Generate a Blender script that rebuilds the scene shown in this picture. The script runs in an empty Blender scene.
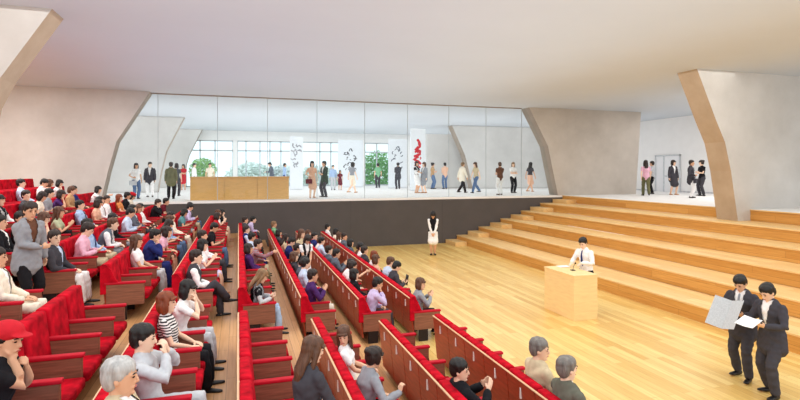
import bpy, bmesh, math, random
import numpy as np
from mathutils import Vector, Matrix
R = math.radians
SC = bpy.context.scene
COL = SC.collection
random.seed(7)

# ------------------------------------------------------------------ camera
CAM_H, F_PX, HOR, YAW = 3.6, 515.0, 171.0, 17.4
cam = bpy.data.cameras.new('camera')
cam.sensor_width = 36.0
cam.lens = F_PX / 800 * 36
cam.shift_y = -(200 - HOR) / 800
cam.clip_end = 400
cam_ob = bpy.data.objects.new('camera', cam)
COL.objects.link(cam_ob)
cam_ob.location = (0, 0, CAM_H)
cam_ob.rotation_euler = (R(90), 0, R(-YAW))
SC.camera = cam_ob
# ------------------------------------------------------------------ world, lights, exposure
w = bpy.data.worlds.new('world'); SC.world = w; w.use_nodes = True
bgn = w.node_tree.nodes['Background']
bgn.inputs[0].default_value = (0.93, 0.97, 1.0, 1)
bgn.inputs[1].default_value = 1.25
VS = SC.view_settings
VS.view_transform = 'Standard'; VS.look = 'None'; VS.gamma = 1; VS.use_curve_mapping = False
VS.exposure = 0.4
SC.cycles.max_bounces = 8
SC.cycles.diffuse_bounces = 5
SC.cycles.transparent_max_bounces = 16
SC.cycles.caustics_reflective = False; SC.cycles.caustics_refractive = False
def area(name, loc, size, energy, rot=(0, 0, 0), color=(1, .96, .9)):
    l = bpy.data.lights.new(name, 'AREA'); l.shape = 'RECTANGLE'
    l.size, l.size_y = size; l.energy = energy; l.color = color
    o = bpy.data.objects.new(name, l); COL.objects.link(o); o.location = loc; o.rotation_euler = rot
    return o
area('hall_fill_up', (3.2, 13.0, 3.6), (15, 19), 470, (R(180), 0, 0), (.62, .83, 1))  # added fill in mid-air, cool to offset the warm bounce on the ceiling
area('lobby_fill_up', (2.0, 34.7, 2.35), (42, 19), 1150, (R(180), 0, 0), (.97, .98, 1))  # unseen fill added just above the lobby floor, aimed at its ceiling
area('lobby_fill_down', (2.0, 34.7, 6.9), (42, 19), 1200, (0, 0, 0), (1, .98, .97))  # overhead fill added to brighten the lobby, no fitting there
area('gallery_fill', (22.5, 17.5, 6.9), (6, 8), 260, (0, 0, 0), (1, .98, .97))  # added fill to lift the white wall and floor above the steps
area('rear_seat_fill', (-10, 16, 6.9), (9, 10), 780, (0, 0, 0), (1, .98, .97))  # added fill to brighten the left far wall, not a real lamp
area('hall_fill_down', (3.0, 12.5, 6.9), (26, 17), 1250, (0, 0, 0), (1, .99, .95))  # added overhead fill for stage and seats; stands for no fitting

# ------------------------------------------------------------------ frame helpers
FW = Vector((math.sin(R(YAW)), math.cos(R(YAW)), 0)); RT = Vector((math.cos(R(YAW)), -math.sin(R(YAW)), 0))
CAMP = Vector((0, 0, CAM_H))
def ray(px, py): return RT * ((px - 400) / F_PX) + FW + Vector((0, 0, (HOR - py) / F_PX))
def at_y(px, py, Y): d = ray(px, py); return CAMP + d * (Y / d.y)
def at_z(px, py, z): d = ray(px, py); return CAMP + d * ((z - CAM_H) / d.z)
def at_d(px, py, dist): return CAMP + ray(px, py) * dist
def project(p):
    v = p - CAMP; d = v.dot(FW); return 400 + F_PX * v.dot(RT) / d, HOR - F_PX * v.z / d, d

# ------------------------------------------------------------------ materials
def lin(c):
    if isinstance(c, str):
        c = c.lstrip('#'); c = [int(c[i:i + 2], 16) / 255 for i in (0, 2, 4)]
    return tuple(((x / 12.92) if x <= .04045 else ((x + .055) / 1.055) ** 2.4) for x in c) + (1,)
MATS = {}
def nodes_of(name):
    m = bpy.data.materials.new(name); m.use_nodes = True
    nt = m.node_tree; return m, nt, nt.nodes['Principled BSDF']
def plain(name, hexc, rough=.6, var=.10, scale=8, spec=.3, metal=0, sheen=0, stretch=(1, 1, 1), bump=0):
    if name in MATS: return MATS[name]
    m, nt, b = nodes_of(name)
    c = lin(hexc)
    tc = nt.nodes.new('ShaderNodeTexCoord'); mp = nt.nodes.new('ShaderNodeMapping'); mp.inputs['Scale'].default_value = stretch
    no = nt.nodes.new('ShaderNodeTexNoise'); no.inputs['Scale'].default_value = scale; no.inputs['Detail'].default_value = 4
    nt.links.new(tc.outputs['Object'], mp.inputs[0]); nt.links.new(mp.outputs[0], no.inputs['Vector'])
    rp = nt.nodes.new('ShaderNodeValToRGB')
    rp.color_ramp.elements[0].position = .3; rp.color_ramp.elements[1].position = .7
    rp.color_ramp.elements[0].color = tuple(x * (1 - var) for x in c[:3]) + (1,)
    rp.color_ramp.elements[1].color = tuple(min(1, x * (1 + var)) for x in c[:3]) + (1,)
    nt.links.new(no.outputs['Fac'], rp.inputs[0]); nt.links.new(rp.outputs[0], b.inputs['Base Color'])
    b.inputs['Roughness'].default_value = rough; b.inputs['Metallic'].default_value = metal
    b.inputs['Specular IOR Level'].default_value = spec
    if sheen: b.inputs['Sheen Weight'].default_value = sheen
    if bump:
        bu = nt.nodes.new('ShaderNodeBump'); bu.inputs['Strength'].default_value = bump; bu.inputs['Distance'].default_value = .01
        nt.links.new(no.outputs['Fac'], bu.inputs['Height']); nt.links.new(bu.outputs[0], b.inputs['Normal'])
    MATS[name] = m; return m
def planks(name, ca, cb, cm, pw=.14, pl=1.9, rough=.35):
    m, nt, b = nodes_of(name); N = nt.nodes.new; L = nt.links.new
    g = N('ShaderNodeNewGeometry'); s = N('ShaderNodeSeparateXYZ'); L(g.outputs['Position'], s.inputs[0])
    ad = N('ShaderNodeMath'); ad.operation = 'ADD'; L(s.outputs['X'], ad.inputs[0]); L(s.outputs['Z'], ad.inputs[1])
    cx = N('ShaderNodeCombineXYZ'); L(s.outputs['Y'], cx.inputs[0]); L(ad.outputs[0], cx.inputs[1])
    br = N('ShaderNodeTexBrick'); L(cx.outputs[0], br.inputs['Vector'])
    br.inputs['Color1'].default_value = lin(ca); br.inputs['Color2'].default_value = lin(cb); br.inputs['Mortar'].default_value = lin(cm)
    br.inputs['Scale'].default_value = 1; br.inputs['Brick Width'].default_value = pl; br.inputs['Row Height'].default_value = pw
    br.inputs['Mortar Size'].default_value = .0025; br.offset = .37; br.inputs['Bias'].default_value = .0
    mp = N('ShaderNodeMapping'); mp.inputs['Scale'].default_value = (.7, 14, 1); L(cx.outputs[0], mp.inputs[0])
    no = N('ShaderNodeTexNoise'); no.inputs['Scale'].default_value = 2.2; no.inputs['Detail'].default_value = 6; L(mp.outputs[0], no.inputs['Vector'])
    mx = N('ShaderNodeMix'); mx.data_type = 'RGBA'; mx.blend_type = 'MULTIPLY'; mx.inputs['Factor'].default_value = .55
    rp = N('ShaderNodeValToRGB'); rp.color_ramp.elements[0].position = .3; rp.color_ramp.elements[1].position = .75
    rp.color_ramp.elements[0].color = (.62, .5, .36, 1); rp.color_ramp.elements[1].color = (1, 1, 1, 1)
    L(no.outputs['Fac'], rp.inputs[0]); L(br.outputs['Color'], mx.inputs['A']); L(rp.outputs[0], mx.inputs['B'])
    L(mx.outputs['Result'], b.inputs['Base Color']); b.inputs['Roughness'].default_value = rough
    b.inputs['Specular IOR Level'].default_value = .3
    return m
def concrete(name, base, dark, scale=.5):
    m, nt, b = nodes_of(name); N = nt.nodes.new; L = nt.links.new
    g = N('ShaderNodeNewGeometry'); no = N('ShaderNodeTexNoise'); no.inputs['Scale'].default_value = scale; no.inputs['Detail'].default_value = 8
    no.inputs['Roughness'].default_value = .65
    L(g.outputs['Position'], no.inputs['Vector']); rp = N('ShaderNodeValToRGB')
    rp.color_ramp.elements[0].position = .32; rp.color_ramp.elements[1].position = .68
    rp.color_ramp.elements[0].color = lin(dark); rp.color_ramp.elements[1].color = lin(base)
    L(no.outputs['Fac'], rp.inputs[0]); L(rp.outputs[0], b.inputs['Base Color']); b.inputs['Roughness'].default_value = .85
    return m
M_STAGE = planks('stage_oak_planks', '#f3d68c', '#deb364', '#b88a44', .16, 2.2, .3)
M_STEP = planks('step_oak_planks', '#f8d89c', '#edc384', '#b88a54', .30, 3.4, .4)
M_RISER = planks('shaded_riser_oak_planks', '#e2ab5e', '#d1974c', '#96652f', .19, 3.4, .45)  # darker than the treads: shade of upright faces put in the colour, plus grain
M_AUD = planks('terrace_oak_planks', '#dcae7c', '#c99664', '#8c6340', .14, 1.8, .4)
M_CONC = concrete('pale_concrete', '#d2cec9', '#bdb8b2', .45)
M_CONC2 = concrete('grey_concrete', '#d2d0cd', '#c2c0bd', .5)
M_CONC3 = concrete('warm_grey_concrete', '#c9c0b6', '#b6ada3', .6)
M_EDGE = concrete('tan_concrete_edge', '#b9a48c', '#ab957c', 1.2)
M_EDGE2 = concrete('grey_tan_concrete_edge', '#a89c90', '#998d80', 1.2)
M_CEIL = concrete('ceiling_plaster', '#cbd0d6', '#c5cad0', .15)
M_DARK = concrete('charcoal_wall_panel', '#57514f', '#4f4a48', .6)
M_LFLOOR = concrete('pale_terrazzo', '#f1efec', '#e9e7e4', 1.5)
M_WHITE = plain('white_plaster', '#efeeec', .8, .02, 2)
M_DISP = plain('pale_display_board', '#e0e4e8', .8, .02, 2)
M_BLOND = plain('blond_wood_veneer', '#dfae6b', .45, .08, 3, stretch=(1, 1, 9))
M_POD = plain('honey_wood_veneer', '#f2d096', .4, .06, 2, stretch=(2, 2, 12))
M_RED = plain('red_upholstery', '#b40c20', .9, .42, 7, .08)
M_RED2 = plain('red_arm_pad', '#b81026', .7, .1, 14, .2)
M_REAR = plain('dark_red_stained_wood', '#a6422a', .32, .22, 4, .45, stretch=(3, 1, 6))
M_WALN = plain('walnut_arm_veneer', '#8a5a46', .45, .25, 4, .3, stretch=(1, 5, 12))
M_RAIL = plain('lit_edge_oak_rail', '#e2bd94', .5, .1, 6)  # pale wood colour also carries the lit top edge of the rear panel
M_IRON = plain('black_seat_iron', '#231a1a', .5, .1, 8)
M_PLATE = plain('white_number_plate', '#f0e8e2', .5, .03)
M_PAPER = plain('white_paper', '#f4f3f1', .8, .02)
M_BLACK = plain('black_plastic', '#17161a', .35, .1)
M_MULL = plain('grey_window_metal', '#b9c0c4', .4, .05)
M_SEAM = plain('glass_joint_silicone', '#aeb6b8', .4, .05)
M_DOOR = plain('white_door_leaf', '#e9eaec', .6, .02)
def glass(name, tint, refl):
    m, nt, b = nodes_of(name); N = nt.nodes.new; L = nt.links.new
    nt.nodes.remove(b); out = nt.nodes['Material Output']
    t = N('ShaderNodeBsdfTransparent'); t.inputs[0].default_value = tint
    g = N('ShaderNodeBsdfGlossy'); g.inputs['Roughness'].default_value = .03
    fr = N('ShaderNodeFresnel'); fr.inputs['IOR'].default_value = refl
    ge = N('ShaderNodeNewGeometry'); iv = N('ShaderNodeMath'); iv.operation = 'SUBTRACT'; iv.inputs[0].default_value = 1; L(ge.outputs['Backfacing'], iv.inputs[1])
    ml = N('ShaderNodeMath'); ml.operation = 'MULTIPLY'; L(fr.outputs[0], ml.inputs[0]); L(iv.outputs[0], ml.inputs[1])
    mx = N('ShaderNodeMixShader'); L(ml.outputs[0], mx.inputs[0]); L(t.outputs[0], mx.inputs[1]); L(g.outputs[0], mx.inputs[2])
    L(mx.outputs[0], out.inputs['Surface']); return m
M_GLASS = glass('clear_partition_glass', (.95, .97, .97, 1), 1.35)
M_GLASS2 = glass('facade_glass', (.88, .95, .97, 1), 1.3)

# ------------------------------------------------------------------ mesh helpers
def mesh_from(bm, name, smooth=False):
    bmesh.ops.recalc_face_normals(bm, faces=bm.faces)
    me = bpy.data.meshes.new(name); bm.to_mesh(me); bm.free()
    if smooth:
        for p in me.polygons: p.use_smooth = True
    return me
def obj(name, me, mat=None, parent=None, loc=None):
    if isinstance(me, bmesh.types.BMesh): me = mesh_from(me, name)
    o = bpy.data.objects.new(name, me); COL.objects.link(o)
    if mat and me is not None:
        if len(me.materials) == 0: me.materials.append(mat)
        if me.materials[0] is not mat:
            o.material_slots[0].link = 'OBJECT'; o.material_slots[0].material = mat
    if parent: o.parent = parent
    if loc is not None: o.location = loc
    return o
def tag(o, label, cat, group=None):
    o['label'] = label; o['category'] = cat
    if group: o['group'] = group
    return o
def empty(name, loc, rz=0):
    o = bpy.data.objects.new(name, None); o.empty_display_size = .1; COL.objects.link(o)
    o.location = loc; o.rotation_euler = (0, 0, rz); return o
def struct(name, bm, mat, parent=None):
    o = obj(name, bm, mat, parent)
    if not parent: o['kind'] = 'structure'
    return o
def box(bm, a, b, bev=0, seg=2):
    a = Vector(a); b = Vector(b)
    g = bmesh.ops.create_cube(bm, size=1)
    for v in g['verts']:
        v.co = Vector(((a[i] + b[i]) / 2 + v.co[i] * (b[i] - a[i]) for i in range(3)))
    if bev:
        es = list({e for v in g['verts'] for e in v.link_edges})
        bmesh.ops.bevel(bm, geom=es, offset=bev, segments=seg, profile=.6, affect='EDGES')
    return bm
def nb(): return bmesh.new()
def bx(a, b, bev=0, seg=2): return box(nb(), a, b, bev, seg)
def prism_y(poly, y0, y1):
    """polygon in x,z extruded along y"""
    bm = nb()
    f = [bm.verts.new((x, y0, z)) for x, z in poly]; k = [bm.verts.new((x, y1, z)) for x, z in poly]
    bm.faces.new(f); bm.faces.new(k[::-1])
    for i in range(len(poly)):
        j = (i + 1) % len(poly); bm.faces.new((f[i], f[j], k[j], k[i]))
    return bm
def tube(bm, pts, rad, side=Vector((0, 1, 0)), n=12, caps=True):
    """closed lofted tube; rad entries are r or (r_side, r_other)"""
    pts = [Vector(p) for p in pts]; rad = [(r, r) if not isinstance(r, (tuple, list)) else r for r in rad]
    P, Q, T = [], [], []
    for i in range(len(pts)):
        t = (pts[min(i + 1, len(pts) - 1)] - pts[max(i - 1, 0)]).normalized(); T.append(t)
    if caps:
        r0, r1 = rad[0], rad[-1]; m0, m1 = min(r0), min(r1)
        pre = [(pts[0] - T[0] * m0 * s * .8, (r0[0] * c, r0[1] * c), T[0]) for s, c in ((.95, .35), (.65, .75))]
        post = [(pts[-1] + T[-1] * m1 * s * .8, (r1[0] * c, r1[1] * c), T[-1]) for s, c in ((.65, .75), (.95, .35))]
    else: pre, post = [], []
    seq = pre + [(pts[i], rad[i], T[i]) for i in range(len(pts))] + post
    rings = []
    for p, r, t in seq:
        s = side - t * side.dot(t)
        if s.length < 1e-4: s = t.orthogonal()
        s.normalize(); o = t.cross(s)
        rings.append([bm.verts.new(p + s * (r[0] * math.cos(a)) + o * (r[1] * math.sin(a))) for a in [2 * math.pi * k / n for k in range(n)]])
    for a, b in zip(rings, rings[1:]):
        for k in range(n):
            bm.faces.new((a[k], a[(k + 1) % n], b[(k + 1) % n], b[k]))
    bm.faces.new(rings[0][::-1]); bm.faces.new(rings[-1])
def ball(bm, c, r, mat=None, u=14, v=10):
    r = (r, r, r) if not isinstance(r, (tuple, list)) else r
    M = Matrix.Translation(Vector(c)) @ (mat if mat else Matrix()) @ Matrix.Diagonal((*r, 1))
    bmesh.ops.create_uvsphere(bm, u_segments=u, v_segments=v, radius=1, matrix=M)
def solid(bm, name, voxel=.012, smooth=3, fac=.5):
    """one continuous skin over overlapping closed pieces"""
    bmesh.ops.recalc_face_normals(bm, faces=bm.faces)
    me = bpy.data.meshes.new('tmp'); bm.to_mesh(me); bm.free()
    o = bpy.data.objects.new('tmp', me); COL.objects.link(o)
    m = o.modifiers.new('r', 'REMESH'); m.mode = 'VOXEL'; m.voxel_size = voxel; m.use_smooth_shade = True
    if smooth:
        s = o.modifiers.new('s', 'SMOOTH'); s.iterations = smooth; s.factor = fac
    dg = bpy.context.evaluated_depsgraph_get(); dg.update()
    out = bpy.data.meshes.new_from_object(o.evaluated_get(dg)); out.name = name
    bpy.data.objects.remove(o); bpy.data.meshes.remove(me)
    for p in out.polygons: p.use_smooth = True
    out.materials.clear(); return out

# ------------------------------------------------------------------ structure
WY = 23.9            # plane of the dark wall and the glass
LZ = 2.29            # lobby floor
CZ = 6.95            # ceiling
ROWX = [3.5, 2.4, 1.22, .05, -1.05, -2.15, -3.25, -4.3, -5.4, -6.45, -7.5]
ROWZ = [0, .06, .2, .5, .85, 1.08, 1.3, 1.52, 1.82, 2.07, 2.36]
struct('floor', bx((ROWX[0] - .1, -4, -.2), (26, WY, 0)), M_STAGE)
bm = nb()
for i in range(1, 11):
    x1 = ROWX[i - 1] - .08; x0 = ROWX[i] - .08 if i < 10 else -16
    box(bm, (x0, -4, -.2), (x1, WY, ROWZ[i]))
struct('floor_terrace', bm, M_AUD)
bm = nb(); box(bm, (-22, WY + .12, LZ - .3), (26, 46, LZ)); box(bm, (16.7, -4, LZ - .3), (26, WY + .12, LZ))
struct('floor_lobby', bm, M_LFLOOR)
struct('ceiling', bx((-22, 4.6, CZ), (36, 47, CZ + .3)), M_CEIL)
struct('wall_back', bx((-16, WY, 0), (17, WY + .12, LZ - .1)), M_DARK)
struct('trim_1', bx((-16, WY - .02, LZ - .1), (17, WY + .12, LZ)), M_WHITE)
bm = nb()
for X in (5.05, 9.7, .4):
    box(bm, (X - .006, WY - .004, 0), (X + .006, WY, LZ - .1))
struct('trim_2', bm, plain('charcoal_joint', '#453f3d'))
struct('wall_right', bx((26, 8, 0), (26.3, 47, CZ)), M_WHITE)
struct('wall_left', bx((-22.3, 8, 0), (-22, 47, CZ)), M_WHITE)

def fin(name, Y, th, edge_px, far_x, mface, medge, base=None, right=True, lean_px=None):
    """leaning concrete wall blade: kinked free edge, flat face towards the hall"""
    e = [at_y(x, y, Y) for x, y in edge_px]
    e = [(p.x, p.z) for p in e]
    e[0] = (e[0][0], CZ)
    if base is not None: e[-1] = (e[-1][0], base)
    top = (far_x if lean_px is None else at_y(*lean_px[0], Y).x, CZ); bot = (far_x if lean_px is None else at_y(*lean_px[1], Y).x, e[-1][1])
    bm = prism_y(e + [bot, top], Y, Y + th)
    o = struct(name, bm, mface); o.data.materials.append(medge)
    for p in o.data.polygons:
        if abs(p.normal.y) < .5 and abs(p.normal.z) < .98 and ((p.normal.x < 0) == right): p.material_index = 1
    return o
fin('wall_right_near', 13.2, .8, [(697, 69), (716, 120), (725, 142), (731, 171), (738, 221)], 25.9, M_CONC, M_EDGE, 1.906)
fin('wall_right_far', WY - .02, .8, [(529, 108), (548, 146), (553, 171), (558, 197)], 0, M_CONC3, M_EDGE2, LZ, True, [(641, 113), (636, 197)])
fin('wall_left_near', 12.3, .75, [(52, 2), (0, 78), (-14, 104), (-26, 150), (-34, 200)], -21.9, M_CONC, M_EDGE, 2.0, False)
fin('wall_left_far', WY - .02, .7, [(150, 89), (116.5, 141.5), (108, 171), (100, 200)], -21.9, M_CONC, M_EDGE2, 2.2, False)
fin('wall_lobby_right', 34.8, .8, [(452, 125), (465, 155), (469, 171), (473, 190)], 0, M_CONC2, M_EDGE2, LZ, True, [(560, 128), (560, 190)])
fin('wall_lobby_left', 34.5, .8, [(184, 116), (166, 151), (161, 171), (157, 190)], -21.9, M_CONC2, M_EDGE2, LZ, False)
fin('wall_lobby_rear', 44.2, .8, [(202, 131), (189, 155), (184, 171), (180, 188)], -21.9, M_CONC2, M_EDGE2, LZ, False)
# glazed partition over the dark wall
mx = [152, 158, 217.5, 267.5, 317, 364.7, 407.5, 448.8, 486, 521.5, 560]
GY = WY + .35
gx = [at_y(x, 171, GY).x for x in mx]
gx[0] = -6.2
for i in range(len(gx) - 1):
    o = struct('window_%d' % (i + 1), bx((gx[i] + .012, GY - .005, LZ), (gx[i + 1] - .012, GY + .007, CZ)), M_GLASS)
    obj('joint', bx((gx[i + 1] - .012, GY - .01, LZ), (gx[i + 1] + .012, GY + .012, CZ)), M_SEAM, o)
struct('trim_3', bx((gx[0], GY - .03, CZ - .05), (gx[-2], GY + .03, CZ)), M_EDGE2)
# facade at the back of the lobby
FY = 45.2
fx = lambda px: at_y(px, 171, FY).x
bm = nb(); box(bm, (-22, FY, 6.15), (26, FY + .25, CZ)); box(bm, (fx(389), FY, LZ), (26, FY + .25, 6.15)); box(bm, (-22, FY, LZ), (fx(186), FY + .25, 6.15))
box(bm, (fx(233), FY - .1, LZ), (fx(237.5), FY + .3, 6.15)); box(bm, (fx(341), FY, LZ), (fx(365), FY + .25, 6.15))
struct('wall_facade', bm, M_WHITE)
for n, (a, b, vs) in enumerate(((186, 233, (200, 215)), (237.5, 292, (246, 260, 270, 281)), (300, 341, (320, 331)), (365, 389, (377,)))):
    o = struct('window_%d' % (21 + n), bx((fx(a), FY + .1, LZ), (fx(b), FY + .115, 6.15)), M_GLASS2)
    bm = nb()
    for v in list(vs) + [a, b]: box(bm, (fx(v) - .045, FY + .04, LZ), (fx(v) + .045, FY + .17, 6.15))
    for z in (LZ + .05, 5.3, 6.1): box(bm, (fx(a), FY + .04, z - .05), (fx(b), FY + .17, z + .05))
    obj('window_frame', bm, M_MULL, o)
# door in the right lobby wall
def wall_y(px): d = ray(px, 171); return (CAMP + d * (26 / d.x)).y
ya, yb = wall_y(681), wall_y(656)
d = struct('door_1', bx((25.95, ya + .06, LZ), (25.99, yb - .06, 4.55)), M_DOOR)
bm = nb(); ym = wall_y(664.5)
box(bm, (25.9, ya, LZ), (25.99, ya + .07, 4.62)); box(bm, (25.9, yb - .07, LZ), (25.99, yb, 4.62)); box(bm, (25.9, ya, 4.55), (25.99, yb, 4.62)); box(bm, (25.92, ym - .04, LZ), (25.99, ym + .04, 4.55))
obj('door_frame', bm, plain('pale_grey_door_frame', '#c9cdd0', .5), d)
obj('door_handle', bx((25.86, ym - .25, 3.25), (25.95, ym - .13, 3.31), .02), M_MULL, d)
struct('baseboard_right', bx((25.96, 14, LZ), (26, yb + 16, LZ + .09)), plain('grey_baseboard', '#c4c4c6'))

# ------------------------------------------------------------------ bleacher steps
NX = [16.67, 15.3, 14.15, 12.95, 11.7, 10.49]
RZ = LZ / 6
ordn = ['first', 'second', 'third', 'fourth', 'fifth', 'sixth', 'seventh', 'eighth', 'ninth', 'tenth', 'eleventh', 'twelfth', 'thirteenth', 'fourteenth', 'fifteenth', 'sixteenth', 'seventeenth', 'eighteenth', 'nineteenth']
for i in range(6):                                   # 0 = topmost
    z = LZ - RZ * i
    x1 = NX[i - 1] if i else 16.75
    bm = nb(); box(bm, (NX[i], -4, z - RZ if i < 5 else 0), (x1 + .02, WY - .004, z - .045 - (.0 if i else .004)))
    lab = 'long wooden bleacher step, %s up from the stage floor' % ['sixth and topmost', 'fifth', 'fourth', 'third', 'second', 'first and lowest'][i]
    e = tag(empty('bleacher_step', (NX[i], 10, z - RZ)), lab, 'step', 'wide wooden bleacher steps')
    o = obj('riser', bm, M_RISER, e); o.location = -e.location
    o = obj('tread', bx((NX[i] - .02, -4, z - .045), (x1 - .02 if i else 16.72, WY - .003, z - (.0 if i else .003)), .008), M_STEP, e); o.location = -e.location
    hz = z - RZ / 2
    s = tag(obj('stair_block', bx((NX[i] - .62, WY - 1.25, z - RZ), (NX[i] - .021, WY - .02, hz), .008), M_STEP),
            'small wooden half step against dark wall, %s up from the stage' % ['sixth and topmost', 'fifth', 'fourth', 'third', 'second', 'first and lowest'][i], 'step', 'half steps beside the dark wall')

# ------------------------------------------------------------------ seats
NS1, NS2, PITCH = 18, 7, .69
Y1 = [10.62, 10.62, 10.52, 10.30, 10.12, 10.08, 10.32, 10.4, 10.5, 10.6, 10.7]
Y2 = [8.60, 8.38, 8.36, 7.98, 8.32, 7.78, 8.05, 8.05, 8, 8, 8]
def build_seat():
    P = {}
    bm = bx((-.045, -.328, .40), (.085, .328, .955), .035, 3)
    for v in bm.verts: v.co.x += (.94 - v.co.z) * .12
    P['backrest'] = mesh_from(bm, 'backrest', True)
    bm = bx((-.062, -.338, .12), (-.035, .338, .905), .006)
    for v in bm.verts: v.co.x += (.93 - v.co.z) * .10
    P['rear_panel'] = mesh_from(bm, 'rear_panel')
    P['top_rail'] = mesh_from(bx((-.068, -.342, .906), (-.040, .342, .921), .004), 'top_rail')
    bm = bx((.12, -.29, .31), (.66, .29, .42), .04, 3)
    P['seat_cushion'] = mesh_from(bm, 'seat_cushion', True)
    P['seat_pan'] = mesh_from(bx((.14, -.28, .27), (.57, .28, .32), .01), 'seat_pan')
    P['armrest'] = mesh_from(bx((.03, -.035, .25), (.61, .035, .61), .008), 'armrest')
    bm = bx((.0, -.044, .603), (.63, .044, .642), .014, 3)
    P['arm_pad'] = mesh_from(bm, 'arm_pad', True)
    P['support'] = mesh_from(bx((.14, -.025, 0), (.34, .025, .285), .004), 'support')
    P['number_plate'] = mesh_from(bx((-.058, -.012, .68), (-.036, .012, .82), .003), 'number_plate')
    bm = prism_y([(-.06, .45), (-.06, .93), (-.03, .955), (.02, .95), (.10, .86), (.17, .70), (.22, .62), (.22, .45)], -.03, .03)
    P['end_wing'] = mesh_from(bm, 'end_wing')
    return P
SP = build_seat()
def seat(row, blk, k, last_near=False, last_far=False, taken=None):
    y = Y1[row] + PITCH * k if blk == 1 else Y2[row] - PITCH * k
    e = empty('auditorium_seat', (ROWX[row], y, ROWZ[row]))
    tag(e, '%s red seat %s from the aisle, %s block, %s row from stage' % ('occupied' if taken else 'empty', ordn[k], 'far' if blk == 1 else 'near', ordn[row]), 'seat', 'red tip-up seats of the auditorium')
    obj('backrest', SP['backrest'], M_RED, e); obj('rear_panel', SP['rear_panel'], M_REAR, e)
    obj('top_rail', SP['top_rail'], M_RAIL, e); obj('seat_cushion', SP['seat_cushion'], M_RED, e)
    obj('seat_pan', SP['seat_pan'], M_IRON, e)
    if row < 3: obj('number_plate', SP['number_plate'], M_PLATE, e)
    if blk == 1 and k == 0: obj('end_wing', SP['end_wing'], M_RED, e, (0, -PITCH / 2, 0))
    for s in ([-1] if not last_far else [-1, 1]):
        a = obj('armrest', SP['armrest'], M_WALN, e, (0, s * PITCH / 2, 0))
        obj('arm_pad', SP['arm_pad'], M_RED2, a); obj('support', SP['support'], M_IRON, a)
    return e

# ------------------------------------------------------------------ people
PAL = {'white': '#f3f1f0', 'cream': '#eee3d0', 'pale blue': '#c3d3ea', 'light blue': '#a9c1e2', 'pink': '#e6b3c6', 'lavender': '#cdbfe2', 'black': '#1d1c20',
       'charcoal': '#434147', 'dark grey': '#4e4e54', 'grey': '#94969c', 'light grey': '#c3c5c9', 'navy': '#27306b', 'tan': '#b8936a', 'beige': '#cbb999', 'sage green': '#b7bd9c',
       'red': '#c3222e', 'orange': '#d68a52', 'purple': '#4a2a62', 'brown': '#6a4636', 'olive': '#6b6a4b', 'denim blue': '#5b7396', 'pale denim': '#a5bcd6', 'peach': '#e5b79c',
       'green': '#7fb88c', 'dark green': '#37483c', 'maroon': '#6b1f2c', 'teal': '#5d8f94', 'slate': '#5f6672', 'moss grey': '#66665a'}
HAIRC = {'k': '#1b1715', 'd': '#2c201b', 'b': '#5a3a28', 'r': '#7c3a1c', 'l': '#8a6a4a', 'g': '#77716b', 'w': '#b3b0ad'}
SKINS = ['#edc3a6', '#e6b797', '#f0cbb0', '#dcab8a']
def cloth(c):
    if c in ('striped white', 'plaid red'):
        n = c.replace(' ', '_')
        if n in MATS: return MATS[n]
        m, nt, b = nodes_of(n); tc = nt.nodes.new('ShaderNodeTexCoord'); wv = nt.nodes.new('ShaderNodeTexWave'); wv.bands_direction = 'Z'
        wv.inputs['Scale'].default_value = 9; wv.inputs['Distortion'].default_value = 3; rp = nt.nodes.new('ShaderNodeValToRGB'); rp.color_ramp.interpolation = 'CONSTANT'
        a, d = (('#2a2428', '#e9e4e0') if c[0] == 's' else ('#a33a44', '#8d8a92'))
        rp.color_ramp.elements[0].color = lin(a); rp.color_ramp.elements[1].color = lin(d); rp.color_ramp.elements[1].position = .45
        nt.links.new(tc.outputs['Object'], wv.inputs[0]); nt.links.new(wv.outputs['Fac'], rp.inputs[0]); nt.links.new(rp.outputs[0], b.inputs['Base Color']); b.inputs['Roughness'].default_value = .9
        MATS[n] = m; return m
    return plain('cloth_' + c.replace(' ', '_'), PAL[c], .85, .08, 20, .15)
M_SKIN = [plain('skin_%d' % i, c, .55, .03, 10, .3) for i, c in enumerate(SKINS)]
M_HAIR = {k: plain('hair_' + k, c, .45, .3, 30, .4, stretch=(1, 1, .2)) for k, c in HAIRC.items()}
M_SHOE = {k: plain('leather_' + k, c, .4, .05) for k, c in (('black', '#1c1919'), ('tan', '#c99a78'), ('white', '#eceae8'))}
M_EYE = plain('eye_dark', '#20140f', .2, .05); M_LIP = plain('lip_pink', '#b9655c', .5, .05)

V = Vector
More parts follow.
